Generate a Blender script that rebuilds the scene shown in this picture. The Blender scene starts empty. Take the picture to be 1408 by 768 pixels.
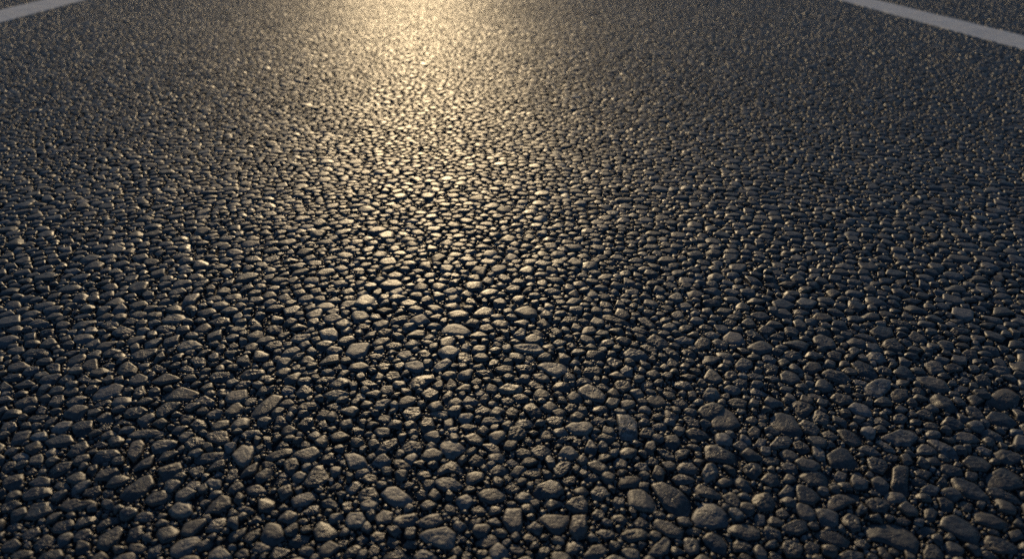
import bpy, math
import numpy as np
from mathutils import Vector, noise as mn
EXPOSURE = -0.82
ROUGH = (0.41, 0.57)
SPEC = 1.0
DENOISE = False
# outlines of the stones one can tell apart, measured on the photograph in tiles
# of 320 x 180 pixels enlarged 4.266 times; each line is one stone: corner points | what it looks like
TILES = [
((0, 588), """
255,75 350,30 410,35 428,70 380,95 290,103|dark flat slab with a straight lower edge
385,145 440,95 500,70 520,105 480,150 410,160
540,95 590,65 645,78 620,98 560,110
530,180 580,130 680,115 705,150 650,180 560,200
745,150 770,70 820,50 845,90 825,140 780,185
885,105 930,65 1035,55 1030,90 960,130 900,140
1080,90 1100,60 1160,42 1200,65 1180,100 1110,125
1200,40 1260,10 1330,15 1345,80 1290,90 1230,75
1135,180 1190,145 1330,135 1340,165 1270,185 1160,200|long lumpy bar lying crosswise
60,155 120,130 165,145 150,175 80,180
165,205 180,150 235,135 255,175 240,205
0,240 20,190 95,185 90,220 40,250
20,350 10,300 60,270 130,260 135,310 80,350
275,260 300,215 380,185 430,190 410,235 310,280
545,300 580,245 680,220 705,260 640,290
695,395 730,350 830,280 880,270 900,320 840,380 760,420|rough ridged lump with a layered top
125,390 180,350 290,335 300,380 220,400 140,418
350,460 375,425 440,410 480,425 560,412 570,425 500,455 400,485|dark stone with a thin pointed tail
835,420 880,380 960,362 1000,385 960,430 880,445|smooth leaf-shaped stone with a lit edge
985,475 1050,420 1110,412 1125,490 1070,515 1010,510|bright three-cornered wedge
1180,490 1230,430 1300,390 1345,400 1350,450 1280,490
925,225 1040,170 1065,230 1010,290 950,300|squarish rough-topped block
1100,250 1130,220 1190,215 1190,260 1140,285
1195,310 1230,285 1295,300 1290,335 1240,350|small bright boat-shaped stone
0,470 20,430 90,420 130,440 60,480 10,490
130,520 190,440 300,420 325,450 280,490 200,530|broad dark slanting slab
295,585 330,540 420,530 430,560 370,600 310,605
430,570 460,520 540,495 580,510 540,545 450,580
560,575 600,530 690,512 700,535 640,560 580,590
120,620 160,585 220,570 235,600 180,640 130,645
425,635 460,595 520,580 540,615 480,650 430,655
560,690 580,630 700,560 720,590 690,650 620,710|long steep slab with a ragged lit end
190,680 270,615 325,640 290,680 210,705
0,700 20,660 90,640 120,675 80,705 20,715
780,510 830,485 905,485 910,515 840,535 790,535
740,650 760,590 830,560 840,610 800,650
740,710 760,670 830,665 860,690 830,720 770,725
860,745 870,690 920,655 950,680 930,730 890,755
1000,730 1000,690 1050,650 1170,615 1175,650 1110,720 1040,748|large stone with a pale yellowish upper rim
1220,760 1230,700 1280,670 1355,735 1350,765|pale-edged stone cut by the lower border
1200,600 1240,540 1320,510 1325,560 1280,600
590,375 620,345 665,355 660,385 610,400
480,385 500,350 580,330 590,365 550,395
310,340 340,305 400,320 410,345 360,365
140,255 180,225 230,230 200,255 160,268
30,580 90,545 135,550 120,580 50,605
185,765 240,720 350,705 370,740 330,768
50,740 110,705 190,710 180,745 80,768
1160,400 1175,385 1200,395 1180,415
1080,340 1110,305 1170,305 1180,335 1120,355
"""),
((280, 588), """
160,150 225,90 300,100 270,190 230,215 200,205|pale smooth kite-shaped stone
215,35 250,8 320,5 345,30 290,42 230,48
345,45 370,20 390,40 395,100 380,120 360,90
355,165 400,140 540,100 562,115 500,150 400,185|long dark blade-shaped stone
320,200 345,183 420,200 400,220 340,225
415,110 450,70 490,75 500,100 440,115
555,85 590,68 630,85 620,105 570,105
465,200 500,175 550,170 555,215 520,265 480,250
675,185 700,140 760,140 770,190 730,200
825,140 880,135 940,165 958,205 900,225 855,225|bright stone with a flat triangular top
885,265 900,240 970,222 980,240 930,270 895,280
1000,130 1060,75 1130,55 1140,85 1060,140 1020,150
1160,95 1220,70 1275,85 1280,120 1230,140 1170,135
1115,175 1140,160 1225,225 1180,240 1120,215
585,310 640,230 690,210 735,285 680,330 600,335|large rough hump with two ridges
240,350 270,315 320,320 375,360 330,385 260,380|pale smooth loaf-shaped stone
125,295 150,240 200,228 195,285 150,310
380,310 420,290 490,292 505,310 440,325
645,345 680,328 708,345 690,362 655,362
730,330 780,308 815,335 790,350 740,350
835,350 870,310 915,298 925,330 890,370 845,375
1040,380 1070,340 1130,335 1230,410 1200,440 1130,450 1080,420|broad flat stone with a cracked pale top
900,390 940,340 1000,345 1030,395 980,420 910,420
510,415 560,385 650,365 665,390 600,440 530,455
560,490 620,445 670,445 675,485 610,500
0,480 30,430 110,395 150,410 150,465 60,485
190,460 210,440 300,470 270,490 210,480
255,530 290,500 350,510 340,540 280,550
831,545 850,495 930,490 948,530 930,570 850,575|bright boxy stone standing proud
810,440 840,405 870,430 860,480 820,480
1000,510 1050,470 1110,490 1100,540 1020,550
1110,540 1130,505 1230,490 1260,520 1220,565 1130,570
640,600 680,520 740,560 790,610 740,650 660,650|big dark peaked stone
235,650 260,600 330,580 325,620 270,665
105,655 160,600 245,575 240,610 180,650
280,700 320,660 390,665 400,695 350,720 290,715
550,535 580,508 615,535 590,555 560,550
480,670 540,620 620,620 610,660 530,690
380,745 420,690 510,705 480,740 420,765
785,660 810,630 850,650 835,690 795,690
805,745 860,690 900,665 928,685 900,730 840,755
960,720 990,672 1030,690 1025,730 975,740
975,630 1010,590 1060,605 1060,650 990,655
1070,670 1090,625 1145,655 1130,690 1080,690
1165,680 1195,645 1255,660 1245,690 1180,695
1030,760 1080,725 1150,705 1220,740 1215,765
1240,385 1270,350 1315,360 1310,400 1260,405
1252,270 1280,240 1335,245 1340,275 1270,290
1145,335 1190,305 1240,315 1225,335 1165,345
170,720 210,695 260,705 260,740 200,760
690,420 740,400 790,425 780,460 700,450
920,290 960,260 1010,270 1020,310 960,310
890,640 930,615 970,640 940,665 900,660
"""),
((560, 588), """
170,75 200,58 300,80 348,110 270,165 230,160|pale flat wedge pointing down
430,90 500,80 540,110 550,145 500,140
635,130 670,108 720,125 735,150 690,165 645,155
720,130 770,100 850,115 835,150 790,175 750,165
885,145 920,105 960,100 1005,145 990,170 930,172|pale smooth three-cornered stone
1105,50 1150,25 1215,50 1215,80 1160,80
855,75 900,45 990,38 1005,55 950,60 890,80
965,85 980,55 1025,55 1030,80 1000,95
360,190 400,145 465,185 430,210 380,210
160,245 210,200 260,185 335,235 330,258 250,250 180,265|low arched stone like a small hill
480,240 530,210 590,225 590,255 520,270 490,265
580,190 610,172 655,185 640,210 600,212
670,265 720,235 780,228 782,275 740,285
850,225 900,195 960,195 950,240 910,275 870,275
900,305 930,275 995,275 985,315 930,330
1035,290 1080,255 1150,260 1130,290 1060,310
1075,370 1110,335 1160,345 1188,385 1140,415 1090,405|cup-shaped stone with a dented top
740,370 770,330 840,305 890,320 920,365 880,400 760,400|big smooth rounded dome
415,380 450,355 530,350 580,385 560,415 490,435 430,410|smooth oval pebble-like stone
570,345 610,308 665,345 640,370 590,370
700,320 710,298 745,300 740,335 705,345
925,450 960,410 1030,395 1060,440 1055,480 980,485|shark-fin-shaped stone
560,540 580,465 672,468 672,560 650,600 600,600 575,560|square notched block
765,520 800,500 945,505 945,545 890,615 850,600|large flat triangle pointing down
955,600 965,510 1050,505 1055,590 1040,630 980,630|upright brick-shaped stone
925,720 945,650 1010,650 1030,680 990,725 940,730
65,620 110,595 230,575 280,610 270,690 200,690 110,655|largest broad pale-topped slab
395,660 430,640 490,615 540,645 530,680 450,695|smooth bean-shaped stone
350,560 380,525 440,512 430,545 370,575
670,625 700,600 765,640 740,655 690,650
590,690 620,668 690,705 670,730 610,720
755,740 780,690 840,680 835,725 790,760
1025,750 1080,685 1140,672 1175,710 1150,750 1060,765|round-backed stone near the lower border
40,735 90,695 190,745 185,765 50,765
1080,500 1110,465 1160,480 1155,520 1100,525
1135,540 1160,520 1200,525 1210,560 1165,560
1105,600 1130,572 1200,590 1220,625 1160,640
1205,430 1220,395 1275,405 1275,450 1225,465
215,460 240,420 285,450 280,490 230,495
60,540 110,490 180,490 210,540 150,575 80,570
50,265 75,240 140,250 140,280 70,290
160,300 210,285 260,290 325,325 300,350 220,360 180,340
45,380 80,348 120,360 110,395 60,395
1210,200 1240,165 1300,195 1280,225 1220,220
1250,620 1300,585 1360,590 1360,640 1290,650
370,470 420,445 480,475 440,500 390,500
285,635 310,615 355,640 340,655 300,655
290,750 340,712 380,730 370,765 300,765
260,530 280,510 315,525 300,550 265,545
"""),
((840, 588), """
100,360 180,355 240,395 265,430 260,480 180,475 110,450|large wedge with a smooth brown-grey face
240,330 300,312 400,360 468,425 455,490 390,500 320,460 280,400|big long stone with a cracked corner
555,110 570,90 610,82 680,130 765,150 750,195 680,200 560,175|big sloping block with a blunt upright end
375,225 420,190 480,195 515,235 490,262 400,245
360,290 400,263 470,268 500,300 460,315 390,322
535,260 560,210 620,205 640,245 610,290 560,310|tall pale knob-shaped stone
135,215 160,195 210,200 235,235 180,245
205,185 240,158 285,185 270,210 220,205
15,185 40,165 100,190 90,225 20,220
265,120 300,100 350,120 380,175 330,180 290,145
850,80 870,52 915,58 905,95 870,105|small round pale stone
930,100 975,50 1040,42 1072,70 1040,105 960,115
1070,80 1110,70 1160,90 1170,130 1120,140 1080,110
1185,100 1210,90 1250,130 1262,180 1220,182 1190,150|small pale upright chip
885,180 920,155 990,175 985,205 920,210
1000,210 1040,192 1090,215 1100,250 1060,262 1020,240
775,230 820,198 880,200 890,250 850,290 800,270
715,290 750,278 810,310 832,355 790,365 740,330|smooth almond-shaped stone
880,300 920,255 980,280 1000,320 940,335
485,350 520,325 590,350 645,380 640,405 570,400 510,380
655,395 700,365 740,390 770,440 740,465 680,435
830,400 850,375 930,375 970,430 950,470 880,475 840,440
480,520 500,475 540,425 620,440 690,500 680,560 600,575 510,560|large lumpy heart-shaped stone
245,545 270,530 340,545 425,600 410,640 330,625 280,590|long smooth rounded stone sloping down
55,620 100,590 180,575 225,605 200,645 110,660
215,735 260,680 320,630 350,650 340,720 280,745
425,640 450,612 520,660 520,720 470,740 435,700
540,640 570,608 650,620 685,670 670,730 610,710 570,680|smooth egg-shaped stone
675,580 720,560 800,550 870,590 875,640 800,650 720,620|broad whale-backed stone
705,680 740,648 800,655 835,690 800,715 730,710
890,600 920,560 1000,600 1000,640 920,635
1000,575 1080,535 1150,540 1160,590 1100,620 1030,605
1005,700 1020,655 1070,650 1130,700 1110,755 1040,750|dark ball-shaped stone
840,520 860,490 905,505 905,550 860,565
5,490 40,480 100,530 80,560 10,530
130,540 170,515 230,540 210,575 150,570
440,585 480,568 540,590 520,615 460,610
1135,680 1170,655 1230,680 1220,720 1160,725
740,755 770,725 830,740 850,768 745,768
985,380 1040,320 1080,345 1080,395 1030,400
970,480 1010,455 1050,500 1020,520 985,510
935,720 960,708 1010,750 1000,768 940,768
"""),
((1088, 588), """
205,150 280,108 330,115 400,205 350,228 240,215|large five-sided flat-topped stone
440,170 480,165 550,185 568,225 540,265 470,240|dark square block with a lit left edge
350,300 370,250 405,238 450,310 450,345 370,345|upright tooth-shaped stone
590,330 600,230 630,215 690,225 685,330 700,375 640,375|tall narrow stone standing on end
45,270 80,245 190,250 240,290 200,335 110,325
20,325 60,325 150,370 180,400 130,440 50,425|large smooth-backed dark stone
200,455 240,395 330,365 395,380 400,415 320,450 250,475|tortoise-shaped stone with a notched foot
440,430 470,405 550,405 590,440 560,485 480,480
435,580 480,555 620,550 700,590 750,650 735,720 640,700 560,660 470,640|biggest dark rough slab
135,605 180,592 270,605 345,650 330,690 240,675 170,640|flat smooth tongue-shaped stone
300,520 340,495 400,520 410,590 370,600 320,560
0,580 10,535 70,530 100,570 70,610 0,620
875,560 900,515 970,500 1060,545 1115,610 1090,670 1010,645 930,600|very large smooth oval boulder-like stone
1070,490 1120,468 1200,490 1300,550 1270,580 1180,575 1100,540|long smooth oval stone
1120,650 1160,625 1240,645 1340,690 1320,725 1230,725 1160,690|low rounded stone near the lower corner
940,285 1000,290 1080,320 1165,400 1140,420 1040,395 970,350|long dark plate sloping down
860,400 900,392 955,430 950,475 890,475
780,460 830,445 862,490 840,535 790,520
740,590 790,565 850,570 845,610 780,620
780,720 800,680 860,675 900,720 890,768 790,768
1010,190 1040,160 1120,155 1180,210 1150,245 1060,235
875,220 910,208 1000,235 1010,265 940,270 880,245
740,120 770,88 850,100 890,130 820,150 750,145
500,75 520,62 600,105 618,130 560,125|slim pale splinter
525,45 600,20 640,0 720,5 750,45 700,95 620,90 570,65|big curved stone like a wave
395,115 430,95 480,110 525,145 480,155 410,135
270,10 320,0 400,30 430,75 380,100 320,75
800,65 850,60 960,120 985,170 920,165 850,110
1190,140 1240,120 1340,140 1365,185 1290,205 1210,175
1115,290 1160,265 1250,220 1340,270 1365,330 1290,350 1170,340|broad rough crusty stone
1150,350 1200,340 1365,410 1365,440 1270,420 1170,385
765,345 820,320 880,345 850,385 780,370
720,235 780,230 830,260 800,290 740,270
545,160 580,145 630,160 620,185 560,182
255,270 280,242 330,260 320,300 260,300
985,430 1020,408 1070,430 1060,480 1010,475
510,690 540,685 610,760 560,768 520,730
255,745 330,710 420,725 430,768 270,768
0,660 30,655 70,710 60,768 0,768
955,40 1000,12 1080,30 1110,70 1040,80 970,65
1115,15 1160,0 1220,30 1250,75 1180,60
705,295 740,280 790,300 780,330 720,320
375,655 430,640 480,680 440,700 390,685
610,520 660,512 710,540 680,558 630,545
1085,105 1120,98 1185,125 1170,150 1110,135
"""),
((560, 430), """
200,80 240,48 320,60 370,100 350,122 280,118 210,110|large pale flat stone in the glow
90,145 120,120 178,125 150,150
495,145 530,128 580,145 550,170 510,165
625,190 660,180 770,185 800,215 780,235 700,225 640,215|long pale bar with a shadowed end
725,100 760,92 820,125 800,138 750,125
840,95 870,80 915,105 900,135 860,125
885,65 930,20 1000,20 1000,45 930,60
60,220 100,200 140,240 120,262 80,250
295,235 320,222 370,225 385,275 340,298 300,280
150,320 180,290 230,258 262,285 220,320 180,335
0,400 60,360 150,350 158,380 90,430 40,438|bright brownish long stone with a ridged top
515,315 560,302 620,310 620,340 560,345 525,335
632,310 660,290 710,295 742,330 700,345 650,335
765,305 800,282 880,290 935,295 945,330 880,368 820,340|pale bean-shaped slab
1025,350 1050,315 1110,310 1145,325 1130,355 1060,375
1170,275 1200,250 1250,255 1260,290 1220,320 1185,305
1265,240 1290,210 1362,205 1362,245 1300,255
532,440 590,405 675,425 670,455 600,465 550,460|bright roof-shaped stone
735,350 760,335 830,370 835,395 780,395 745,375
700,405 730,392 800,425 800,445 730,435
850,430 880,398 940,405 970,430 940,450 880,450
1000,445 1060,410 1120,440 1165,480 1150,515 1080,505 1015,475|big lumpy potato-shaped stone
985,395 1020,375 1080,380 1080,400 1000,412
1105,415 1140,405 1190,425 1180,445 1120,435
1220,405 1250,385 1310,405 1310,440 1240,440
680,560 690,525 730,518 790,570 780,600 730,605|round ball-shaped stone with a speckled top
575,570 610,540 655,560 640,600 590,598
390,570 440,540 500,560 480,580 400,590
120,580 150,565 248,572 225,608 170,600|thin bright flake
75,650 100,615 150,620 160,660 120,708 90,700|pale brown oval stone set upright
303,660 340,640 410,650 410,680 340,680
430,650 450,610 550,605 570,630 500,645
590,720 600,670 660,655 700,690 680,720 620,735
620,665 650,620 730,620 745,650 690,670
805,620 850,600 920,610 900,660 840,655
925,660 970,635 1070,635 1090,670 1050,708 980,700|broad pale oval stone
1230,595 1310,590 1345,630 1350,740 1250,740 1245,680|tall pale upright block
920,555 950,525 1000,525 1000,565 950,575
1065,555 1110,535 1180,540 1185,570 1110,578
1080,620 1120,600 1175,620 1150,640 1095,640
200,490 240,450 275,455 260,490 220,510
320,520 350,480 420,510 400,530 340,535
395,460 420,440 460,455 440,485 405,480
220,425 250,380 285,400 290,430 240,445
80,470 130,435 185,460 170,500 110,500
0,560 30,548 80,575 60,620 20,620
615,385 640,362 675,390 650,400
370,395 400,370 440,390 430,415 385,412
680,745 710,725 745,745 720,765
210,700 235,680 255,705 235,722
465,290 500,262 540,270 530,295 480,308
505,240 540,225 590,240 560,255
680,245 720,242 750,265 730,285 700,265
930,180 970,158 1000,185 970,205
620,125 670,82 695,95 690,140 650,145
760,50 800,28 850,60 820,85 770,75
1110,5 1180,8 1240,30 1330,55 1320,70 1230,55 1150,30|long bent sliver of stone
390,345 450,330 520,345 540,365 450,365
545,500 590,485 630,505 610,530 560,525
765,710 800,680 840,690 850,730 790,740
"""),
((840, 430), """
155,30 200,22 270,70 240,90 180,60
120,95 150,75 220,105 190,120 140,115
515,75 540,60 600,80 590,98 530,90
655,50 690,32 740,50 720,75 670,70
655,135 700,103 760,115 790,165 740,180 680,160|flat pointed stone like a roof tile
790,110 820,95 880,120 915,155 860,155 810,135
595,160 630,148 690,175 680,205 620,195
490,180 520,130 585,150 580,195 520,210
70,235 110,202 180,215 228,250 180,270 100,262
215,150 250,120 330,160 340,190 280,205 230,175
170,185 200,175 275,212 260,230 200,215
305,210 340,200 400,235 400,260 340,245
410,220 450,205 505,235 490,260 430,245
730,300 770,255 830,275 830,310 780,332 740,320|rounded pyramid-shaped stone
1005,240 1040,220 1125,230 1130,260 1060,270 1015,260
1130,300 1160,278 1230,285 1240,325 1180,345 1135,325|smooth pillow-shaped stone
995,355 1030,325 1090,345 1115,390 1060,410 1005,390|large smooth rounded greyish lump
715,400 750,378 800,390 800,425 750,435
540,475 570,432 620,435 645,480 600,505 560,500|pale cap-shaped stone
360,405 400,385 460,400 485,440 430,445 380,425
210,500 240,475 300,480 328,525 280,545 230,530|flat speckled oval disc
20,410 50,388 110,400 122,440 70,460 30,440
175,410 200,392 250,405 240,440 190,445
360,510 400,498 450,515 450,545 390,545
510,570 540,530 600,518 665,545 655,585 600,618 550,610|upper half of the large split stone
590,630 665,550 720,580 762,650 700,675 610,670|lower half of the large split stone
935,640 960,585 1000,578 1070,600 1130,690 1100,720 990,690|large flat slab with a squared top end
1055,530 1080,505 1200,545 1160,590 1110,600|dark wedge with a sharp point
1105,645 1130,622 1180,635 1228,680 1200,715 1140,690
425,610 460,598 520,630 520,660 460,660
170,700 190,670 240,660 265,695 230,720 180,718
240,650 280,630 330,650 320,680 260,670
130,590 160,573 225,600 220,620 160,612
300,570 330,560 400,595 380,620 320,600
435,690 480,668 560,690 590,720 520,735 460,720
890,305 930,290 985,310 975,350 910,345
885,250 920,238 975,265 960,290 900,275
810,450 840,432 930,465 900,478 830,470
940,455 965,435 995,460 970,478
1155,470 1190,458 1250,485 1220,500 1165,490
1170,600 1210,565 1280,600 1270,650 1200,630
1230,690 1280,682 1340,720 1300,740 1250,720
1190,90 1230,78 1310,110 1290,125 1220,112
1185,140 1230,120 1300,150 1325,195 1260,200 1200,170
1015,85 1060,75 1105,100 1090,130 1030,120
930,130 960,113 1020,135 1000,155 940,148
665,355 710,325 745,350 740,385 680,382
800,355 840,345 900,360 890,380 820,378
55,330 90,298 130,320 120,360 70,355
0,260 30,250 65,280 50,320 0,310
680,510 730,485 800,515 790,555 720,545
860,590 890,575 925,590 915,615 870,612
800,690 840,650 880,680 870,720 810,725
325,280 350,258 400,290 380,310 335,305
0,30 50,25 130,50 130,75 60,60
370,150 420,135 490,150 480,175 400,172
550,115 600,100 640,120 620,140 570,138
305,435 340,425 395,450 370,460
"""),
((1088, 430), """
585,35 620,28 700,60 705,80 640,75 595,55
675,140 720,95 790,135 800,160 740,168|low tent-shaped stone
535,180 560,150 610,145 665,195 640,220 580,210|slate-coloured helmet-shaped stone
440,240 470,225 530,235 562,270 520,285 460,265
465,100 510,72 590,85 600,125 550,145 490,125
355,290 400,268 470,300 512,360 470,378 400,350|coarse grainy sloping stone
415,430 470,400 530,375 590,390 580,440 520,485 460,465|large saddle-shaped stone
365,385 400,378 450,400 430,415 380,408
180,350 230,315 310,345 355,385 310,405 220,380
580,470 620,440 680,445 690,490 640,512 590,500
725,370 800,350 900,395 940,450 860,455 780,415|long rough brownish slab
800,490 850,470 930,495 985,560 930,570 850,530|long dark lozenge-shaped stone
1145,610 1180,570 1260,585 1330,640 1290,660 1190,640|large flat dark stone near the side border
1020,550 1050,535 1110,560 1140,620 1090,620 1040,585
1145,515 1200,450 1270,420 1345,480 1330,530 1230,555|broad coarse mound-like stone
880,640 920,600 990,625 1030,665 960,675
775,640 810,618 870,650 860,680 790,665
730,580 780,558 860,600 830,618 760,600
330,550 370,520 460,530 480,600 410,590
230,490 270,460 350,480 370,520 290,535
995,235 1030,210 1090,220 1100,260 1040,268|neat rounded brownish stone
860,170 900,140 950,165 960,205 900,210
1105,190 1140,180 1210,205 1235,245 1180,235
370,130 420,112 490,140 510,165 440,150
130,140 170,120 240,150 270,195 200,200 150,170
775,290 820,268 880,290 895,340 830,350
895,310 950,290 1010,305 1010,330 930,340
480,610 520,600 590,640 560,655 500,640
960,435 1000,415 1050,435 1030,460 970,455
1075,370 1120,350 1180,385 1170,420 1100,415
980,390 1010,365 1060,385 1040,412
1155,330 1200,305 1280,320 1300,350 1220,360
485,310 530,295 590,330 590,360 520,345
920,100 970,80 1050,90 1040,115 950,120
600,600 640,580 690,605 670,635 610,630
700,430 750,430 800,455 770,475 720,460
315,100 350,88 400,105 380,122
825,140 860,115 910,125 880,155
205,235 250,215 300,235 290,270 230,260
"""),
((0, 430), """
0,420 20,393 68,425 40,450 0,455|smooth oval stone at the side border
475,310 510,270 565,265 572,320 520,335|smooth tooth-like stone with a flat top
680,340 700,295 750,278 805,320 790,350 720,365|rounded dome with a slanting groove
1035,200 1070,165 1140,150 1188,185 1130,205 1050,215|pale half-moon-shaped stone
945,40 990,5 1080,0 1105,20 1050,48 970,50|broad pale arched slab
900,90 940,62 1030,75 1030,95 960,115
650,115 700,75 795,95 760,115 680,130
590,70 630,45 695,45 690,70 620,85
700,45 760,25 810,38 780,62 720,60
765,245 820,215 920,205 910,230 850,265 790,270
540,480 590,430 680,405 720,420 690,465 600,495 555,500|large flat grey slab tilted uphill
385,525 420,490 490,472 508,490 470,530 400,545
80,520 140,485 210,490 220,520 150,550 95,545
225,105 260,80 315,90 310,120 250,128
165,60 220,30 285,50 270,75 200,80
265,310 300,285 350,300 350,345 290,345
335,395 380,350 435,365 420,400 360,412
445,375 490,355 540,385 520,405 460,400
875,310 910,295 975,320 960,340 900,335
1045,325 1090,300 1160,325 1100,340
1110,270 1150,250 1205,265 1200,300 1140,300
1215,45 1260,20 1340,25 1350,55 1270,70
945,480 980,455 1060,425 1165,460 1120,500 1020,505 960,500|broad speckled low slab
720,590 740,550 830,540 862,565 820,600 740,610
920,600 915,545 960,520 1065,520 1030,560 960,605|angular stone with a squared corner
555,610 600,570 640,570 660,620 600,640
415,660 450,630 540,625 535,670 480,718 430,695|shield-shaped stone with a flat dark top
0,680 20,640 90,628 95,665 30,695
535,545 570,520 640,500 650,515 590,540
600,235 640,210 700,185 715,215 660,245 610,250
125,240 180,205 280,210 300,240 220,255 140,258
125,345 160,310 230,310 220,335 160,360
1115,650 1150,615 1205,615 1210,655 1150,680
1050,600 1100,575 1135,605 1110,640 1060,635
150,620 190,595 290,592 280,610 200,635
1140,510 1200,478 1255,510 1250,535 1170,535
670,635 720,615 795,625 770,645 700,645
590,300 630,275 675,290 650,315
5,380 60,355 125,350 120,380 40,395
285,530 310,480 370,475 375,505 330,545
745,700 790,680 900,680 970,685 950,705 850,720 760,720
200,560 240,535 270,550 255,585 210,580
780,480 790,430 840,420 850,460 810,490
570,680 600,650 650,650 630,685
"""),
((280, 430), """
675,100 700,75 750,68 785,110 780,145 700,148|bright blocky pale stone in the glow
508,145 540,125 630,118 625,140 560,168 520,165|pale spindle-shaped stone
360,195 390,165 450,160 462,190 400,210
455,245 480,215 540,192 568,210 530,240 470,258|stone with a pale rounded raised end
145,185 175,165 205,185 185,210 150,205
210,360 240,332 355,328 355,355 290,378 230,378
30,375 60,345 165,345 175,370 120,395 50,395
180,425 220,395 290,390 260,420 200,438
125,490 160,455 250,445 255,490 200,515 135,515|large smooth grey-blue stone
235,525 260,490 310,490 300,520 255,540
275,590 300,545 400,470 465,485 420,545 360,595 300,605|long flat grey slab running uphill
300,465 340,425 400,415 430,410 400,450 330,475
455,455 480,420 540,435 520,465 470,475
540,465 570,420 620,425 640,455 600,485 560,488
690,465 730,440 850,458 830,480 770,495 720,485|bright lens-shaped stone
885,480 910,455 950,470 945,500 900,503|small bright round disc
715,525 750,512 810,540 790,562 740,550
540,560 580,525 660,515 680,540 600,565
545,660 590,605 640,610 645,655 590,680
415,640 430,595 460,600 495,640 460,655
1005,565 1010,515 1050,497 1105,505 1060,545|bright leaf-shaped stone
1030,450 1050,420 1110,420 1110,460 1060,470
1065,370 1090,340 1140,345 1160,375 1090,395
1130,245 1150,222 1210,215 1225,250 1180,270|bright rounded trapezoid stone
1165,580 1200,550 1270,550 1275,590 1230,635 1190,620|dark shell-shaped stone with a bright streak
1000,605 1030,585 1100,600 1090,635 1050,635
870,665 900,655 940,680 930,705 885,700
885,80 920,60 980,65 970,85 900,92
915,400 960,385 1020,410 1000,430 940,425
1015,310 1060,280 1100,290 1080,330 1040,335
755,325 790,290 840,300 830,325
650,400 700,370 770,370 760,395 690,405
570,355 620,320 670,320 660,350 600,360
15,590 50,555 110,565 90,605 30,610
70,455 110,430 160,440 140,475 85,480
970,240 1010,228 1055,245 1040,265 980,262
1060,190 1110,165 1165,170 1160,195 1100,212
1090,55 1110,20 1200,10 1190,45 1120,65
365,95 400,68 460,80 460,110 390,115
30,55 80,25 150,30 150,60 60,70
240,55 290,28 340,45 310,65
0,530 30,475 65,520 40,540
660,600 690,560 740,570 720,605 670,618
665,640 710,620 735,660 700,675
1020,105 1050,85 1105,95 1090,122 1030,125
1285,145 1320,120 1362,120 1362,140 1310,155
"""),
]

rng = np.random.default_rng(11)
sc = bpy.context.scene
col = sc.collection
R = math.radians

# ------------------------------------------------------------------ camera
W, H, F = 1408.0, 768.0, 939.0
HORIZON = -138.0
PITCH = math.atan((384 - HORIZON) / F)
YAW = R(3.4)                      # the camera looks a little to the right of the road
CAM_H = 0.365
cam = bpy.data.cameras.new('camera')
cam.sensor_width = 36.0
cam.lens = F / W * 36.0
cam.clip_start = 0.01
cam.clip_end = 5000
cam.dof.use_dof = True
cam.dof.focus_distance = 0.66
cam.dof.aperture_fstop = 5.6
co = bpy.data.objects.new('camera', cam)
col.objects.link(co)
co.location = (0, 0, CAM_H)
co.rotation_euler = (math.pi / 2 - PITCH, 0, -YAW)
sc.camera = co


def ground(px, py, z=0.0):
    """where the sight line of a picture point meets the level z"""
    X = np.asarray(px, float) - W / 2
    Y = H / 2 - np.asarray(py, float)
    fw = F * math.cos(PITCH) + Y * math.sin(PITCH)
    up = -F * math.sin(PITCH) + Y * math.cos(PITCH)
    t = (CAM_H - z) / -up
    a, b = X * t, fw * t
    return np.stack([a * math.cos(YAW) + b * math.sin(YAW), -a * math.sin(YAW) + b * math.cos(YAW)], -1)


# ------------------------------------------------------------------ light
SUN_EL, SUN_AZ = R(11.0), R(-4.2)        # azimuth clockwise from +Y
w = bpy.data.worlds.new('World')
sc.world = w
w.use_nodes = True
nt = w.node_tree
bg = nt.nodes['Background']
sky = nt.nodes.new('ShaderNodeTexSky')
sky.sky_type = 'NISHITA'
sky.sun_disc = False
sky.sun_elevation = SUN_EL
sky.sun_rotation = SUN_AZ
sky.air_density = 1.0
sky.dust_density = 0.3
sky.ozone_density = 4.0
nt.links.new(sky.outputs[0], bg.inputs[0])
bg.inputs[1].default_value = 0.10
sl = bpy.data.lights.new('sun', 'SUN')
sl.energy = 4.5
sl.angle = R(0.6)
sl.color = (1.0, 0.74, 0.42)
so = bpy.data.objects.new('sun', sl)
col.objects.link(so)
d = Vector((math.sin(SUN_AZ) * math.cos(SUN_EL), math.cos(SUN_AZ) * math.cos(SUN_EL), math.sin(SUN_EL)))
so.rotation_euler = d.to_track_quat('Z', 'Y').to_euler()
so.location = d * 5
sc.view_settings.view_transform = 'Standard'
sc.view_settings.look = 'None'
sc.view_settings.gamma = 1
sc.view_settings.exposure = EXPOSURE
sc.render.engine = 'CYCLES'
sc.cycles.max_bounces = 4
sc.cycles.sample_clamp_direct = 4
sc.cycles.sample_clamp_indirect = 1
sc.cycles.use_denoising = DENOISE


# ------------------------------------------------------------------ materials
def mat(name):
    m = bpy.data.materials.new(name)
    m.use_nodes = True
    return m, m.node_tree, m.node_tree.nodes['Principled BSDF']


def N(nt, kind, **kw):
    n = nt.nodes.new(kind)
    for k, v in kw.items():
        if k.startswith('i_'):
            n.inputs[k[2:]].default_value = v
        else:
            setattr(n, k, v)
    return n


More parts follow.
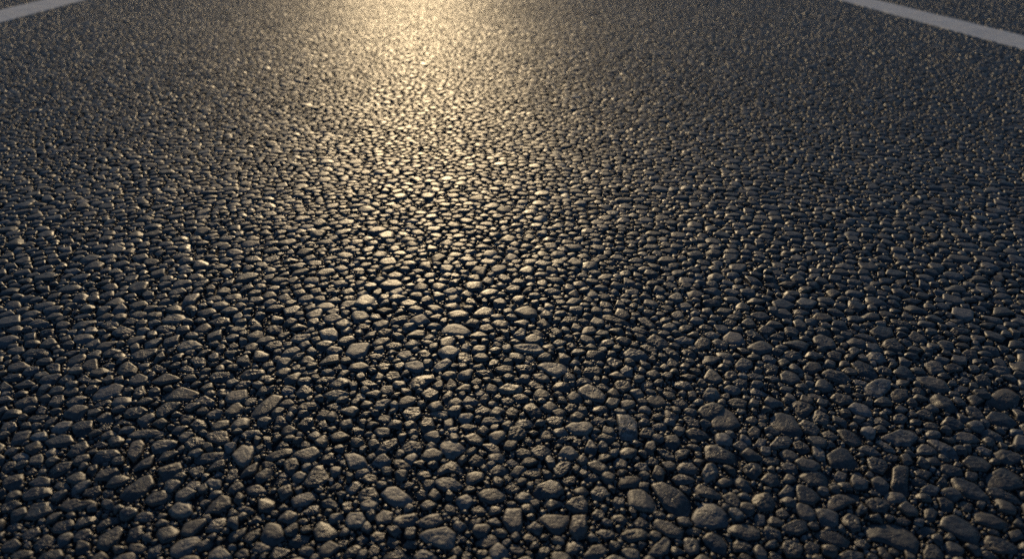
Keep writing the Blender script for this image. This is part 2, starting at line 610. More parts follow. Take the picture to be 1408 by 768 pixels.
def mixc(nt, a, b, fac, blend='MIX'):
    m = nt.nodes.new('ShaderNodeMix')
    m.data_type = 'RGBA'
    m.blend_type = blend
    for sock, v in ((m.inputs[0], fac), (m.inputs[6], a), (m.inputs[7], b)):
        if hasattr(v, 'links'):
            nt.links.new(v, sock)
        else:
            sock.default_value = v
    return m.outputs[2]


def noise_tex(nt, pos, scale, detail=3, rough=0.6):
    n = N(nt, 'ShaderNodeTexNoise')
    n.inputs['Scale'].default_value = scale
    n.inputs['Detail'].default_value = detail
    n.inputs['Roughness'].default_value = rough
    nt.links.new(pos, n.inputs['Vector'])
    return n.outputs['Fac']


def rng_map(nt, v, a, b, c, d_):
    n = N(nt, 'ShaderNodeMapRange')
    n.inputs[1].default_value, n.inputs[2].default_value = a, b
    n.inputs[3].default_value, n.inputs[4].default_value = c, d_
    nt.links.new(v, n.inputs[0])
    return n.outputs[0]


def stone_material():
    m, nt, p = mat('crushed_stone')
    g = N(nt, 'ShaderNodeNewGeometry')
    pos = g.outputs['Position']
    att = N(nt, 'ShaderNodeAttribute', attribute_name='tone')
    fine = noise_tex(nt, pos, 1400, 4, 0.7)
    mid = noise_tex(nt, pos, 330, 4, 0.65)
    speck = noise_tex(nt, pos, 2600, 2, 0.5)
    c = mixc(nt, att.outputs['Color'], (0.5, 0.5, 0.5, 1), rng_map(nt, speck, 0.60, 0.75, 0.0, 0.35))
    mul = N(nt, 'ShaderNodeMath', operation='MULTIPLY')
    nt.links.new(rng_map(nt, fine, 0.3, 0.7, 0.6, 1.45), mul.inputs[0])
    nt.links.new(rng_map(nt, mid, 0.3, 0.7, 0.5, 1.5), mul.inputs[1])
    vm = N(nt, 'ShaderNodeVectorMath', operation='SCALE')
    nt.links.new(c, vm.inputs[0])
    nt.links.new(mul.outputs[0], vm.inputs['Scale'])
    # remains of the black binder film, in blotches
    film = noise_tex(nt, pos, 240, 5, 0.75)
    sep = N(nt, 'ShaderNodeSeparateColor')
    nt.links.new(att.outputs['Color'], sep.inputs[0])
    hh = N(nt, 'ShaderNodeMath', operation='MULTIPLY')
    hh.inputs[1].default_value = 1733.0
    nt.links.new(sep.outputs[0], hh.inputs[0])
    fr = N(nt, 'ShaderNodeMath', operation='FRACT')
    nt.links.new(hh.outputs[0], fr.inputs[0])
    fsum = N(nt, 'ShaderNodeMath', operation='ADD')
    nt.links.new(film, fsum.inputs[0])
    nt.links.new(rng_map(nt, fr.outputs[0], 0, 1, -0.14, 0.10), fsum.inputs[1])
    film_amt = rng_map(nt, fsum.outputs[0], 0.46, 0.58, 0.0, 0.8)
    c2 = mixc(nt, vm.outputs[0], (0.016, 0.017, 0.019, 1), film_amt)
    nt.links.new(c2, p.inputs['Base Color'])
    ro = N(nt, 'ShaderNodeMath', operation='ADD')
    nt.links.new(rng_map(nt, mid, 0.3, 0.7, ROUGH[0], ROUGH[1]), ro.inputs[0])
    nt.links.new(rng_map(nt, fr.outputs[0], 0, 1, 0.07, -0.07), ro.inputs[1])
    nt.links.new(ro.outputs[0], p.inputs['Roughness'])
    p.inputs['Specular IOR Level'].default_value = SPEC
    b1 = N(nt, 'ShaderNodeBump')
    b1.inputs['Strength'].default_value = 0.45
    b1.inputs['Distance'].default_value = 0.00045
    nt.links.new(fine, b1.inputs['Height'])
    b2 = N(nt, 'ShaderNodeBump')
    b2.inputs['Strength'].default_value = 0.5
    b2.inputs['Distance'].default_value = 0.0010
    nt.links.new(mid, b2.inputs['Height'])
    nt.links.new(b1.outputs[0], b2.inputs['Normal'])
    nt.links.new(b2.outputs[0], p.inputs['Normal'])
    return m


def binder_material():
    m, nt, p = mat('bitumen_mortar')
    g = N(nt, 'ShaderNodeNewGeometry')
    pos = g.outputs['Position']
    fine = noise_tex(nt, pos, 900, 5, 0.75)
    mid = noise_tex(nt, pos, 60, 4, 0.6)
    c = mixc(nt, (0.012, 0.012, 0.013, 1), (0.055, 0.047, 0.036, 1), rng_map(nt, fine, 0.45, 0.7, 0, 1))
    c = mixc(nt, c, (0.03, 0.03, 0.032, 1), rng_map(nt, mid, 0.4, 0.6, 0, 0.5))
    nt.links.new(c, p.inputs['Base Color'])
    p.inputs['Roughness'].default_value = 0.62
    p.inputs['Specular IOR Level'].default_value = 0.35
    vo = N(nt, 'ShaderNodeTexVoronoi')
    vo.inputs['Scale'].default_value = 110
    nt.links.new(pos, vo.inputs['Vector'])
    b0 = N(nt, 'ShaderNodeBump', invert=True)
    b0.inputs['Strength'].default_value = 0.8
    b0.inputs['Distance'].default_value = 0.004
    nt.links.new(vo.outputs['Distance'], b0.inputs['Height'])
    b1 = N(nt, 'ShaderNodeBump')
    b1.inputs['Strength'].default_value = 0.9
    b1.inputs['Distance'].default_value = 0.0012
    nt.links.new(fine, b1.inputs['Height'])
    nt.links.new(b0.outputs[0], b1.inputs['Normal'])
    nt.links.new(b1.outputs[0], p.inputs['Normal'])
    return m


def paint_material():
    m, nt, p = mat('worn_road_paint')
    g = N(nt, 'ShaderNodeNewGeometry')
    pos = g.outputs['Position']
    a = noise_tex(nt, pos, 9, 4, 0.6)
    b = noise_tex(nt, pos, 260, 4, 0.7)
    st = N(nt, 'ShaderNodeMapping')
    st.inputs['Scale'].default_value = (26, 9, 10)
    nt.links.new(pos, st.inputs['Vector'])
    s = noise_tex(nt, st.outputs[0], 1.0, 4, 0.7)
    c = mixc(nt, (0.86, 0.87, 0.87, 1), (0.78, 0.79, 0.79, 1), rng_map(nt, a, 0.35, 0.65, 0, 1))
    c = mixc(nt, c, (0.42, 0.42, 0.44, 1), rng_map(nt, b, 0.52, 0.75, 0, 0.6))
    c = mixc(nt, c, (0.14, 0.14, 0.16, 1), rng_map(nt, s, 0.66, 0.72, 0, 0.7))
    nt.links.new(c, p.inputs['Base Color'])
    p.inputs['Roughness'].default_value = 0.7
    p.inputs['Specular IOR Level'].default_value = 0.25
    bm_ = N(nt, 'ShaderNodeBump')
    bm_.inputs['Strength'].default_value = 0.6
    bm_.inputs['Distance'].default_value = 0.002
    nt.links.new(b, bm_.inputs['Height'])
    nt.links.new(bm_.outputs[0], p.inputs['Normal'])
    return m


M_STONE, M_BINDER, M_PAINT = stone_material(), binder_material(), paint_material()


# ------------------------------------------------------------------ mesh helpers
def tri_mesh(name, v, f, m, tone=None, smooth=True):
    me = bpy.data.meshes.new(name)
    v = np.ascontiguousarray(v, np.float32)
    f = np.ascontiguousarray(f, np.int32)
    k = f.shape[1]
    me.vertices.add(len(v))
    me.vertices.foreach_set('co', v.ravel())
    me.loops.add(f.size)
    me.loops.foreach_set('vertex_index', f.ravel())
    me.polygons.add(len(f))
    me.polygons.foreach_set('loop_start', np.arange(0, f.size, k, dtype=np.int32))
    if smooth:
        me.polygons.foreach_set('use_smooth', np.ones(len(f), bool))
    if tone is not None:
        a = me.attributes.new('tone', 'FLOAT_COLOR', 'POINT')
        t = np.ones((len(v), 4), np.float32)
        t[:, :3] = tone
        a.data.foreach_set('color', t.ravel())
    me.materials.append(m)
    me.update(calc_edges=True)
    me.validate()
    return me


def link(name, me, **props):
    o = bpy.data.objects.new(name, me)
    col.objects.link(o)
    for k, v in props.items():
        o[k] = v
    return o


def tone(r, warm=0.0):
    """albedo of one crushed stone: dark greys, some paler, a few brownish"""
    u = r.random()
    base = 0.034 + 0.066 * u ** 1.4 + (0.07 if r.random() < 0.10 else 0)
    t = r.normal(0, 0.075) + warm
    return np.array([base * (1 + t), base, base * (1 - 0.9 * t) * 1.02])


def grid_faces(nr, ns):
    """triangles for nr rings of ns verts after one centre vert"""
    f = []
    for j in range(ns):
        f.append((0, 1 + j, 1 + (j + 1) % ns))
    for i in range(nr - 1):
        for j in range(ns):
            a, b = 1 + i * ns + j, 1 + i * ns + (j + 1) % ns
            c, d_ = a + ns, b + ns
            f.append((a, c, d_))
            f.append((a, d_, b))
    return np.array(f, np.int32)


def outline_radius(poly, ns, soft):
    """distance from the centre to the outline in ns directions, corners softened"""
    e = poly - poly.mean(0)
    x, y = e[:, 0], e[:, 1]
    x1, y1 = np.roll(x, -1), np.roll(y, -1)
    cr = x * y1 - x1 * y
    A = cr.sum() / 2
    c = poly.mean(0) + np.array([((x + x1) * cr).sum(), ((y + y1) * cr).sum()]) / (6 * A)
    q = poly - c
    th = np.arange(ns) * 2 * math.pi / ns
    r = np.zeros(ns)
    for i in range(len(q)):
        a, b = q[i], q[(i + 1) % len(q)]
        e_ = b - a
        den = np.cos(th) * e_[1] - np.sin(th) * e_[0]
        den = np.where(abs(den) < 1e-12, 1e-12, den)
        t = (a[0] * e_[1] - a[1] * e_[0]) / den
        u = (a[0] * np.sin(th) - a[1] * np.cos(th)) / den
        r = np.where((t > 0) & (u >= -1e-6) & (u <= 1 + 1e-6), np.maximum(r, t), r)
    r = np.where(r <= 0, r[r > 0].mean() if (r > 0).any() else 1e-3, r)
    k = max(1, int(round(ns * soft)))
    ker = np.array([0.08, 0.84, 0.08]) if soft < 0.025 else np.hanning(2 * k + 3)[1:-1]
    ker /= ker.sum()
    m = len(ker) // 2
    rs = sum(ker[i] * np.roll(r, i - m) for i in range(len(ker)))
    return c, abs(A), rs


RINGS = [(0.22, 0), (0.42, 0), (0.6, 0), (0.74, 0), (0.85, 0), (0.93, 0), (0.985, 0)]


def stone_shape(rad, h, ns, rings, seed, rough=1.0, facets=True, flat=3.0, fine=True):
    """verts of one stone sitting on z = 0, outline radius rad[ns], height h"""
    r = np.random.default_rng(seed)
    th = np.arange(ns) * 2 * math.pi / ns
    rm = math.sqrt((rad ** 2).mean())
    tilt = r.normal(0, 0.035, 2)
    nf = r.integers(2, 7)
    fa = r.random(nf) * 2 * math.pi
    fs = r.uniform(0.15, 0.8, nf)
    fd = r.uniform(0.15, 0.9, nf)
    v = []

    def top(x, y, s):
        z = h * max(0.0, 1 - s ** (flat * 3.0)) ** 0.5
        z += (tilt[0] * x + tilt[1] * y) * (1 - s * s)
        if facets:
            for a, b, c in zip(fa, fs, fd):
                dd = (x * math.cos(a) + y * math.sin(a)) / rm
                if dd > c:
                    z -= (dd - c) * b * h * (1.2 if s < .95 else 0.6)
        return z
    q0 = 3.1 / rm
    off = Vector(r.uniform(-50, 50, 3))

    def disp(x, y, z, s):
        p = Vector((x, y, z)) * q0 * 0.5 + off
        n1 = mn.noise(p * 1.0)
        n2 = mn.noise(p * 2.6)
        a = rough * h * (0.07 * n1 + 0.035 * n2)
        if fine:
            pf = Vector((x, y, z)) * 700 + off
            a += rough * 0.00012 * (mn.noise(pf) + 0.6 * mn.noise(pf * 2.3))
            n3 = mn.noise(p * 1.3 + Vector((9, 3, 5)))
            a -= rough * 0.05 * h * max(0, 1 - abs(n3) * 9)      # a few cracks and steps
        return a
    v.append((0, 0, top(0, 0, 0) + disp(0, 0, h, 0)))
    for s, _ in rings:
        for j in range(ns):
            x, y = rad[j] * s * math.cos(th[j]), rad[j] * s * math.sin(th[j])
            z = top(x, y, s)
            dz = disp(x, y, z, s)
            k = 1 + (dz / rm) * 0.7 * s
            v.append((x * k, y * k, max(z + dz * (1.05 - 0.5 * s), -0.2 * h + 0.15 * h * s)))
    for s, zf in ((1.0, -0.05), (0.96, -0.8)):
        for j in range(ns):
            x, y = rad[j] * s * math.cos(th[j]), rad[j] * s * math.sin(th[j])
            dz = disp(x, y, zf * h, s)
            k = 1 + dz / rm * 0.7
            v.append((x * k, y * k, zf * h))
    return np.array(v)


def vnoise(x, y, scale, seed):
    r = np.random.default_rng(seed)
    n = 256
    t = r.random((n, n))
    fx, fy = x / scale, y / scale
    ix, iy = np.floor(fx).astype(int), np.floor(fy).astype(int)
    ux, uy = fx - ix, fy - iy
    ux, uy = ux * ux * (3 - 2 * ux), uy * uy * (3 - 2 * uy)
    g = lambda a, b: t[a % n, b % n]
    return (g(ix, iy) * (1 - ux) + g(ix + 1, iy) * ux) * (1 - uy) + (g(ix, iy + 1) * (1 - ux) + g(ix + 1, iy + 1) * ux) * uy


# level of the binder between the stones; stone tops end up around z = 0
ZB = -0.0031

# ------------------------------------------------------------------ the stones one can tell apart
raw = []
for (ox, oy), txt in TILES:
    for ln in txt.strip().splitlines():
        pts, _, name = ln.partition('|')
        pp = np.array([[float(a) for a in t.split(',')] for t in pts.split()])
        pp = pp / 4.266 + (ox, oy)
        raw.append((pp, name.strip()))


def area(p):
    x, y = p[:, 0], p[:, 1]
    return abs((x * np.roll(y, -1) - np.roll(x, -1) * y).sum()) / 2


def inside(p, q):
    x, y = p
    x0, y0 = q[:, 0], q[:, 1]
    x1, y1 = np.roll(x0, -1), np.roll(y0, -1)
    c = ((y0 > y) != (y1 > y)) & (x < (x1 - x0) * (y - y0) / (np.where(y1 == y0, 1e-9, y1 - y0)) + x0)
    return bool(c.sum() % 2)


raw.sort(key=lambda s: -area(s[0]) - (1e5 if s[1] else 0))
keep = []
for pp, name in raw:
    c = pp.mean(0)
    if any(inside(c, q) or inside(q.mean(0), pp) for q, _ in keep if abs(q.mean(0) - c).max() < 60):
        continue
    keep.append((pp, name))
keep.sort(key=lambda s: -area(s[0]))
N_THINGS = 300
heroes, extras = [], []
for pp, name in keep:
    (heroes if (len(heroes) < N_THINGS) else extras).append((pp, name))
print('stones outlined', len(keep), 'things', len(heroes), 'landmarks', sum(1 for h in heroes if h[1]))

# labels: the look of the striking ones; the others by size, form and the striking stone they lie next to
SHORT = {}
marks = [(pp.mean(0), nm) for pp, nm in heroes if nm]
assert len({m[1] for m in marks}) == len(marks)
areas = sorted((area(p) for p, _ in heroes), reverse=True)


def rel(dv):
    dx, dy = dv
    a = math.degrees(math.atan2(-dy, dx)) % 360
    return ['to the right of', 'above and right of', 'above', 'above and left of',
            'to the left of', 'below and left of', 'below', 'below and right of'][int((a + 22.5) // 45) % 8]


def form(pp):
    g = pp - pp.mean(0)
    ev, evec = np.linalg.eigh(np.cov(g.T))
    asp = math.sqrt(ev[1] / max(ev[0], 1e-6))
    k = areas.index(area(pp)) / len(areas)
    size = 'big' if k < 0.25 else 'middling' if k < 0.6 else 'small'
    shape = 'long narrow' if asp > 2.3 else 'oblong' if asp > 1.6 else 'stubby'
    return size, shape


def words(s):
    return len(s.split())


def nick(nm):
    return nm


labels = {}
used = {}
todo = [i for i, h in enumerate(heroes) if not h[1]]
cand = {}
for i in todo:
    c = heroes[i][0].mean(0)
    ds = sorted((np.hypot(*(m[0] - c)), k) for k, m in enumerate(marks))
    cand[i] = ds[:6]
todo.sort(key=lambda i: cand[i][0][0])
sector = {}
for i in todo:
    c = heroes[i][0].mean(0)
    size, shape = form(heroes[i][0])
    best = None
    for dist, k in cand[i]:
        nm = marks[k][1]
        r_ = rel(c - marks[k][0])
        key = (k, r_)
        n = sector.get(key, 0)
        if n == 0:
            best = (key, n)
            break
        if best is None or n < best[1]:
            best = (key, n)
    key, n = best
    sector[key] = n + 1
    nth = ['', 'second ', 'third ', 'fourth ', 'fifth '][n]
    t = f'{nth}{size} {shape} stone {key[1]} the {marks[key[0]][1]}'
    for drop in (' the ', ' with a', ' near the', ' at the', ' set upright', ' in the glow', ' pointing down', ' like a'):
        if words(t) <= 16:
            break
        if drop == ' the ':
            continue
        t = t.split(drop)[0] if drop in t else t
    labels[i] = t
for i, (pp, nm) in enumerate(heroes):
    if nm:
        t = nm
        if words(t) < 6 or nm.startswith('shark'):
            c = pp.mean(0)
            k = sorted((np.hypot(*(m[0] - c)), k) for k, m in enumerate(marks) if m[1] != nm)[0][1]
            t = f'{nm} just {rel(c - marks[k][0])} the {marks[k][1]}'
            if words(t) > 16:
                t = f'{nm} among dark road stones'
        labels[i] = t
if len(set(labels.values())) != len(labels):
    seen = {}
    for i in labels:
        seen.setdefault(labels[i], []).append(i)
    print('same labels', [k for k, v in seen.items() if len(v) > 1])

PX = 0.0008
RX0, RX1, RY0, RY1 = -3.35, 3.85, 0.12, 4.1
occ = np.zeros((int((RY1 - RY0) / PX), int((RX1 - RX0) / PX)), bool)


def mark_poly(c, th, rad, grow=1.0):
    r = rad.max() * grow
    i0, i1 = int((c[1] - r - RY0) / PX), int((c[1] + r - RY0) / PX) + 1
    j0, j1 = int((c[0] - r - RX0) / PX), int((c[0] + r - RX0) / PX) + 1
    i0, j0 = max(i0, 0), max(j0, 0)
    i1, j1 = min(i1, occ.shape[0]), min(j1, occ.shape[1])
    if i1 <= i0 or j1 <= j0:
        return
    yy, xx = np.mgrid[i0:i1, j0:j1]
    dx, dy = RX0 + (xx + .5) * PX - c[0], RY0 + (yy + .5) * PX - c[1]
    a = (np.arctan2(dy, dx) % (2 * math.pi)) / (2 * math.pi) * len(rad)
    occ[i0:i1, j0:j1] |= np.hypot(dx, dy) < rad[a.astype(int) % len(rad)] * grow


ns_h = 52
H_RINGS = [(s, 0) for s in (0.1, 0.2, 0.3, 0.4, 0.5, 0.59, 0.67, 0.74, 0.8, 0.86, 0.91, 0.95, 0.98)]
faces_h = grid_faces(len(H_RINGS) + 2, ns_h)
th_h = np.arange(ns_h) * 2 * math.pi / ns_h
extra_geo = []
hero_tone = {}
for k, (pp, nm) in enumerate(heroes + extras):
    P = ground(pp[:, 0], pp[:, 1], 0.0)
    # the drawn outline takes in the stone's lit top and its front face
    c, A, rad = outline_radius(P, ns_h, 0.02)
    rad = rad * 1.10
    r_eq = math.sqrt(A / math.pi)
    rs = np.random.default_rng(900 + k)
    tall = 1.0
    if nm and any(q in nm for q in ('standing', 'upright', 'ball', 'dome', 'proud', 'knob')):
        tall = 1.3
    if nm and any(q in nm for q in ('flat', 'slab', 'low', 'disc', 'plate')):
        tall = 0.8
    h = float(np.clip(r_eq * 0.50, 0.0022, 0.0034)) * (tall ** .6) * rs.uniform(0.92, 1.08)
    v = stone_shape(rad, h, ns_h, H_RINGS, 400 + k, flat=rs.uniform(2.6, 4.6), rough=0.9 if nm and ('smooth' in nm or 'flat' in nm) else rs.uniform(1.2, 2.6))
    tn = tone(rs, 0.03)
    if nm and ('pale' in nm or 'bright' in nm):
        tn = np.maximum(tn, 0.085) * 1.6 * np.array([1.04, 1.0, 0.93])
    if nm and 'brown' in nm:
        tn = tn * np.array([1.15, 1.0, 0.82])
    if nm and 'dark' in nm:
        tn = np.minimum(tn, 0.06)
    if k < N_THINGS:
        me = tri_mesh('stone', v, faces_h, M_STONE, tn)
        o = link('stone', me, label=labels[k], category='stone', group='large aggregate stones in the road surface')
        o.location = (c[0], c[1], ZB)
    else:
        extra_geo.append((v + (c[0], c[1], ZB), faces_h, tn))
    mark_poly(c, th_h, rad, 0.99)


# ------------------------------------------------------------------ the rest of the aggregate: one mass
def proto(ns, rings, seed, fine):
    r = np.random.default_rng(seed)
    n = r.integers(4, 7)
    a = np.sort((np.arange(n) + r.uniform(-.38, .38, n)) * 2 * math.pi / n)
    q = np.stack([np.cos(a), np.sin(a) * r.uniform(0.6, 0.95)], -1) * r.uniform(0.8, 1.1, (n, 1))
    c, A, rad = outline_radius(q, ns, 0.02)
    rad = rad / rad.max()
    v = stone_shape(rad * 0.01, 0.0052, ns, rings, seed + 5, flat=r.uniform(3.0, 5.0) * (1 if fine else 1.5), fine=fine) * 100.0
    return v, rad


LOD = [
    dict(ns=26, rings=[(s, 0) for s in (0.22, 0.45, 0.65, 0.8, 0.9, 0.965)], n=26),
    dict(ns=16, rings=[(0.45, 0), (0.72, 0), (0.88, 0), (0.965, 0)], n=20),
    dict(ns=8, rings=[(0.65, 0), (0.88, 0), (0.97, 0)], n=20),
    dict(ns=7, rings=[(0.7, 0)], n=10),
    dict(ns=5, rings=[(0.6, 0)], n=8),
]
for i, L in enumerate(LOD):
    L['protos'] = [proto(L['ns'], L['rings'], 3000 + 97 * i + 13 * j, i == 0) for j in range(L['n'])]
    L['faces'] = grid_faces(len(L['rings']) + 2, L['ns'])


def half_width(y):
    return 0.55 + 0.74 * y


def seen_width(y):
    return 0.22 + 0.74 * y


def mid_x(y):
    return 0.0594 * y


def place(level, X, Y, Z, S, A, HS, T, out):
    """copies of the level's prototypes: scale S, turned by A, height factor HS, tones T"""
    L = LOD[level]
    pick = rng.integers(0, L['n'], len(X))
    for j in range(L['n']):
        m = pick == j
        if not m.any():
            continue
        v = L['protos'][j][0]
        s, a, hs = S[m][:, None], A[m][:, None], HS[m][:, None]
        x, y, z = v[None, :, 0] * s, v[None, :, 1] * s, v[None, :, 2] * s * hs
        tx, ty = rng.normal(0, 0.03, (2, m.sum(), 1))
        z = z + tx * x + ty * y
        gx = x * np.cos(a) - y * np.sin(a) + X[m][:, None]
        gy = x * np.sin(a) + y * np.cos(a) + Y[m][:, None]
        gz = z + Z[m][:, None]
        V = np.stack([gx, gy, gz], -1).reshape(-1, 3).astype(np.float32)
        n, k = m.sum(), len(v)
        Fc = (L['faces'][None] + (np.arange(n) * k)[:, None, None]).reshape(-1, 3)
        out.append((V, Fc, np.repeat(T[m], k, axis=0)))


def tones(n):
    u = rng.random(n)
    base = 0.034 + 0.066 * u ** 1.4 + np.where(rng.random(n) < 0.10, 0.07, 0)
    t = rng.normal(0.01, 0.075, n)
    return np.stack([base * (1 + t), base, base * (1 - 0.9 * t) * 1.02], -1)


LINE_L = (ground(0, 13.8)[0], (ground(0, 31.5)[0] + ground(114.6, 0)[0]) / 2)
LINE_R = (ground(1408, 68)[0], ground(1408, 48.7)[0])


def off_lines(x):
    e = 0.004
    return ~(((x > LINE_L[0] - e) & (x < LINE_L[1] + e)) | ((x > LINE_R[0] - e) & (x < LINE_R[1] + e)))


placed = []
angs = np.arange(10) * 2 * math.pi / 10
for r, dens, grow, ymax in ((0.0112, 600, 1, 4.2), (0.0096, 2200, .97, 4.2), (0.0084, 8000, .95, 4.2), (0.0073, 20000, .95, 4.2), (0.0063, 32000, .93, 4.2),
                            (0.0054, 50000, .92, 4.2), (0.0045, 52000, .92, 4.2), (0.0036, 55000, .93, 2.1), (0.0025, 70000, .95, 1.3), (0.0019, 110000, 1.0, 1.0)):
    # dens tries per square metre, spread evenly over the wedge of road in view
    y1 = min(ymax, RY1)
    tries = int(dens * (1.10 * (y1 - RY0) + 0.74 * (y1 ** 2 - RY0 ** 2)))
    y = np.interp(rng.random(tries), *(lambda g: ((1.10 * (g - RY0) + 0.74 * (g * g - RY0 ** 2)) / (1.10 * (y1 - RY0) + 0.74 * (y1 ** 2 - RY0 ** 2)), g))(np.linspace(RY0, y1, 400)))
    x = mid_x(y) + (rng.random(tries) * 2 - 1) * half_width(y)
    a = np.where(rng.random(tries) < .35, rng.normal(0, .35, tries), rng.random(tries) * math.pi)
    el = rng.uniform(0.6, 1.0, tries)
    rr = r * rng.uniform(0.92, 1.1, tries)
    ok = (x > RX0 + .01) & (x < RX1 - .01) & (y < RY1 - .01) & (y > RY0 + .01) & off_lines(x)
    px, py = x[:, None], y[:, None]
    ca, sa = np.cos(a)[:, None], np.sin(a)[:, None]
    ex = np.concatenate([np.cos(angs), 0.5 * np.cos(angs[::2]), [0]])[None] * rr[:, None] * grow
    ey = np.concatenate([np.sin(angs), 0.5 * np.sin(angs[::2]), [0]])[None] * (rr * el)[:, None] * grow
    gx, gy = px + ex * ca - ey * sa, py + ex * sa + ey * ca
    J = np.clip(((gx - RX0) / PX).astype(int), 0, occ.shape[1] - 1)
    I = np.clip(((gy - RY0) / PX).astype(int), 0, occ.shape[0] - 1)
    # away from the camera the surface is finer graded
    ok &= rng.random(tries) < np.interp(y, [0.55, 1.2], [1.0, 0.16 if r > .009 else 0.35 if r > .007 else 0.75 if r > .006 else 1.0])
    if r < .005:
        ok &= abs(x - mid_x(y)) < seen_width(y)
    if r > .0058:
        ok &= rng.random(tries) < np.clip(vnoise(x + 9, y, 0.085, 31) * 1.9 - .15, .12, 1)
    ok &= ~occ[I, J].any(1)
    kk = int(r / PX) + 2
    for i in np.nonzero(ok)[0]:
        if occ[I[i], J[i]].any():
            continue
        ci, cj = int((y[i] - RY0) / PX), int((x[i] - RX0) / PX)
        i0, j0 = max(ci - kk, 0), max(cj - kk, 0)
        sub = occ[i0:ci + kk + 1, j0:cj + kk + 1]
        yy = (np.arange(i0, i0 + sub.shape[0])[:, None] - ci) * PX
        xx = (np.arange(j0, j0 + sub.shape[1])[None] - cj) * PX
        c_, s_ = math.cos(a[i]), math.sin(a[i])
        u, q = (xx * c_ + yy * s_) / rr[i], (-xx * s_ + yy * c_) / (rr[i] * el[i])
        sub |= (u * u + q * q) < 1
        placed.append((x[i], y[i], rr[i], a[i], el[i]))
placed = np.array(placed)
print('aggregate stones near', len(placed))

geo = list(extra_geo)
geo = [(v, f, np.repeat(t[None], len(v), 0)) for v, f, t in geo]
D = placed
big = D[:, 2] > 0.0026
near = (D[:, 1] < 0.85) & big
blur_y = D[:, 1] + rng.uniform(-.3, .3, len(D))
mid = (D[:, 1] >= 0.85) & (blur_y < 1.9) & big
far = (D[:, 1] >= 0.85) & (blur_y >= 1.9) & big
for m, lv in ((near, 0), (mid, 1), (far, 2), (~big, 3)):
    d_ = D[m]
    n = len(d_)
    hs = np.clip(rng.normal(1, 0.09, n) * np.interp(d_[:, 1], [0.5, 1.3, 2.4], [0.0030, 0.0019, 0.0008]) / (0.52 * d_[:, 2]), 0.5, 1.35)
    place(lv, d_[:, 0], d_[:, 1], np.full(n, ZB) + rng.uniform(-.0002, .0007, n) + np.where(d_[:, 1] > .9, 0.0006, 0), d_[:, 2] * 1.16, d_[:, 3], hs, tones(n), geo)

def merge(geo):
    o = 0
    V, Fc, T = [], [], []
    for v, f, t in geo:
        V.append(v)
        Fc.append(f + o)
        T.append(t)
        o += len(v)
    return np.concatenate(V), np.concatenate(Fc), np.concatenate(T)


V, Fc, T = merge(geo)
print('aggregate verts', len(V), 'tris', len(Fc))
link('aggregate', tri_mesh('aggregate', V, Fc, M_STONE, T),
     label='dark crushed stone aggregate bound in the road surface', category='aggregate', kind='stuff')

# grit: fine grains caught in the binder between the stones
n = 170000
gy_ = 0.2 + 0.85 * rng.random(n) ** 0.9
gx_ = mid_x(gy_) + (rng.random(n) * 2 - 1) * seen_width(gy_)
J = np.clip(((gx_ - RX0) / PX).astype(int), 0, occ.shape[1] - 1)
I = np.clip(((gy_ - RY0) / PX).astype(int), 0, occ.shape[0] - 1)
m = ~occ[I, J]
gx_, gy_ = gx_[m], gy_[m]
n = len(gx_)
s = rng.uniform(0.0005, 0.0014, n) * np.where(rng.random(n) < .12, 1.4, 1)
b = 0.06 + 0.13 * rng.random(n) ** 2
T = np.stack([b * 1.35, b, b * 0.66], -1)
cool = rng.random(n) < 0.45
T[cool] = np.stack([b, b, b * 1.02], -1)[cool]
geo = []
place(4, gx_, gy_, ZB + rng.uniform(0.0, 0.0013, n), s, rng.random(n) * 6.28, rng.uniform(1.2, 2.0, n), T, geo)
V, Fc, T = merge(geo)
print('grit', n, len(V))
link('grit', tri_mesh('grit', V, Fc, M_STONE, T), label='fine brownish grit caught between the road stones', category='grit', kind='stuff')


# ------------------------------------------------------------------ the road: one sheet to the horizon
def axis(lo, hi, step, out_lo, out_hi):
    a = np.arange(lo, hi, step)
    up, s, x = [], step, hi
    while x < out_hi:
        up.append(x)
        s *= 1.12
        x += s
    up.append(out_hi)
    dn, s, x = [], step, lo
    while x > out_lo:
        s *= 1.12
        x -= s
        dn.append(max(x, out_lo))
    return np.concatenate([dn[::-1], a, up])


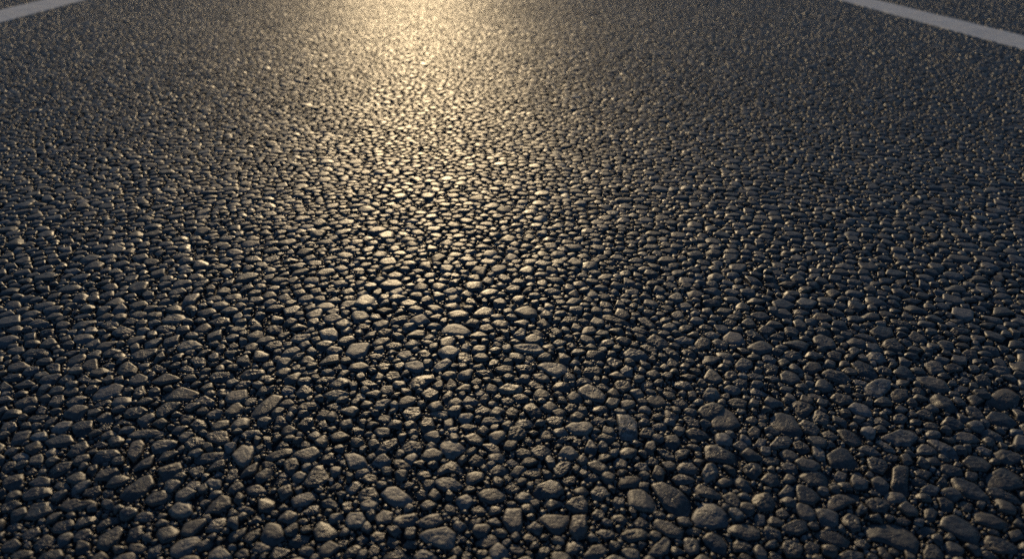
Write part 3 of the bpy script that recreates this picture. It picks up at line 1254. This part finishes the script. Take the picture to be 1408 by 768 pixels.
xs = axis(-0.72, 0.72, 0.0024, -600, 600)
ys = axis(0.16, 0.95, 0.0024, -600, 1500)
gx_, gy_ = np.meshgrid(xs, ys)
dn = np.clip((1.6 - gy_) / 0.6, 0, 1) * np.clip((1.2 - abs(gx_)) / 0.4, 0, 1)
zz = ZB + dn * ((vnoise(gx_, gy_, 0.006, 1) - .5) * 0.0014 + (vnoise(gx_, gy_, 0.0031, 2) - .5) * 0.0010 - 0.0002)
nx, ny = len(xs), len(ys)
idx = np.arange(nx * ny).reshape(ny, nx)
q = np.stack([idx[:-1, :-1], idx[:-1, 1:], idx[1:, 1:], idx[1:, :-1]], -1).reshape(-1, 4)
link('road', tri_mesh('road', np.stack([gx_, gy_, zz], -1).reshape(-1, 3), q, M_BINDER),
     label='coarse dark asphalt road surface running to the horizon', kind='structure')


# ------------------------------------------------------------------ painted lines
def line_mesh(x0, x1, y0, y1, seed):
    """a thermoplastic line 3 mm proud, slightly uneven edges"""
    r = np.random.default_rng(seed)
    ys_ = np.concatenate([np.arange(y0, 5.0, 0.006), np.geomspace(5.0, y1, 160)])
    us = np.linspace(0, 1, 27)
    Yg, Ug = np.meshgrid(ys_, us, indexing='ij')
    e0 = (vnoise(ys_, ys_ * 0 + 3.3, 0.012, seed) - .5) * 0.003 + (vnoise(ys_, ys_ * 0 + 7.7, 0.11, seed + 3) - .5) * 0.003
    e1 = (vnoise(ys_, ys_ * 0 + 1.3, 0.012, seed + 1) - .5) * 0.003 + (vnoise(ys_, ys_ * 0 + 5.7, 0.11, seed + 4) - .5) * 0.003
    Xg = (x0 + e0)[:, None] * (1 - Ug) + (x1 + e1)[:, None] * Ug
    Zg = 0.0 + (vnoise(Xg, Yg, 0.009, seed + 7) - .5) * 0.0010 + (vnoise(Xg, Yg, 0.06, seed + 8) - .5) * 0.0016
    top = np.stack([Xg, Yg, Zg], -1)
    L = top[:, :1].copy()
    L[..., 2] = ZB - 0.002
    Rr = top[:, -1:].copy()
    Rr[..., 2] = ZB - 0.002
    A = np.concatenate([L, top, Rr], 1)
    n, k = A.shape[:2]
    idx = np.arange(n * k).reshape(n, k)
    q = np.stack([idx[:-1, :-1], idx[:-1, 1:], idx[1:, 1:], idx[1:, :-1]], -1).reshape(-1, 4)
    return tri_mesh('road_line', A.reshape(-1, 3), q, M_PAINT)


link('road_line', line_mesh(LINE_L[0], LINE_L[1], 0.2, 300, 5),
     label='white painted line beside the sun glow, on the left edge of the lane', category='road line', group='painted lane lines')
link('road_line', line_mesh(LINE_R[0], LINE_R[1] - 0.006, 0.2, 300, 25),
     label='longer bluish-white painted line with dark scuffs, on the shaded right edge of the lane', category='road line', group='painted lane lines')
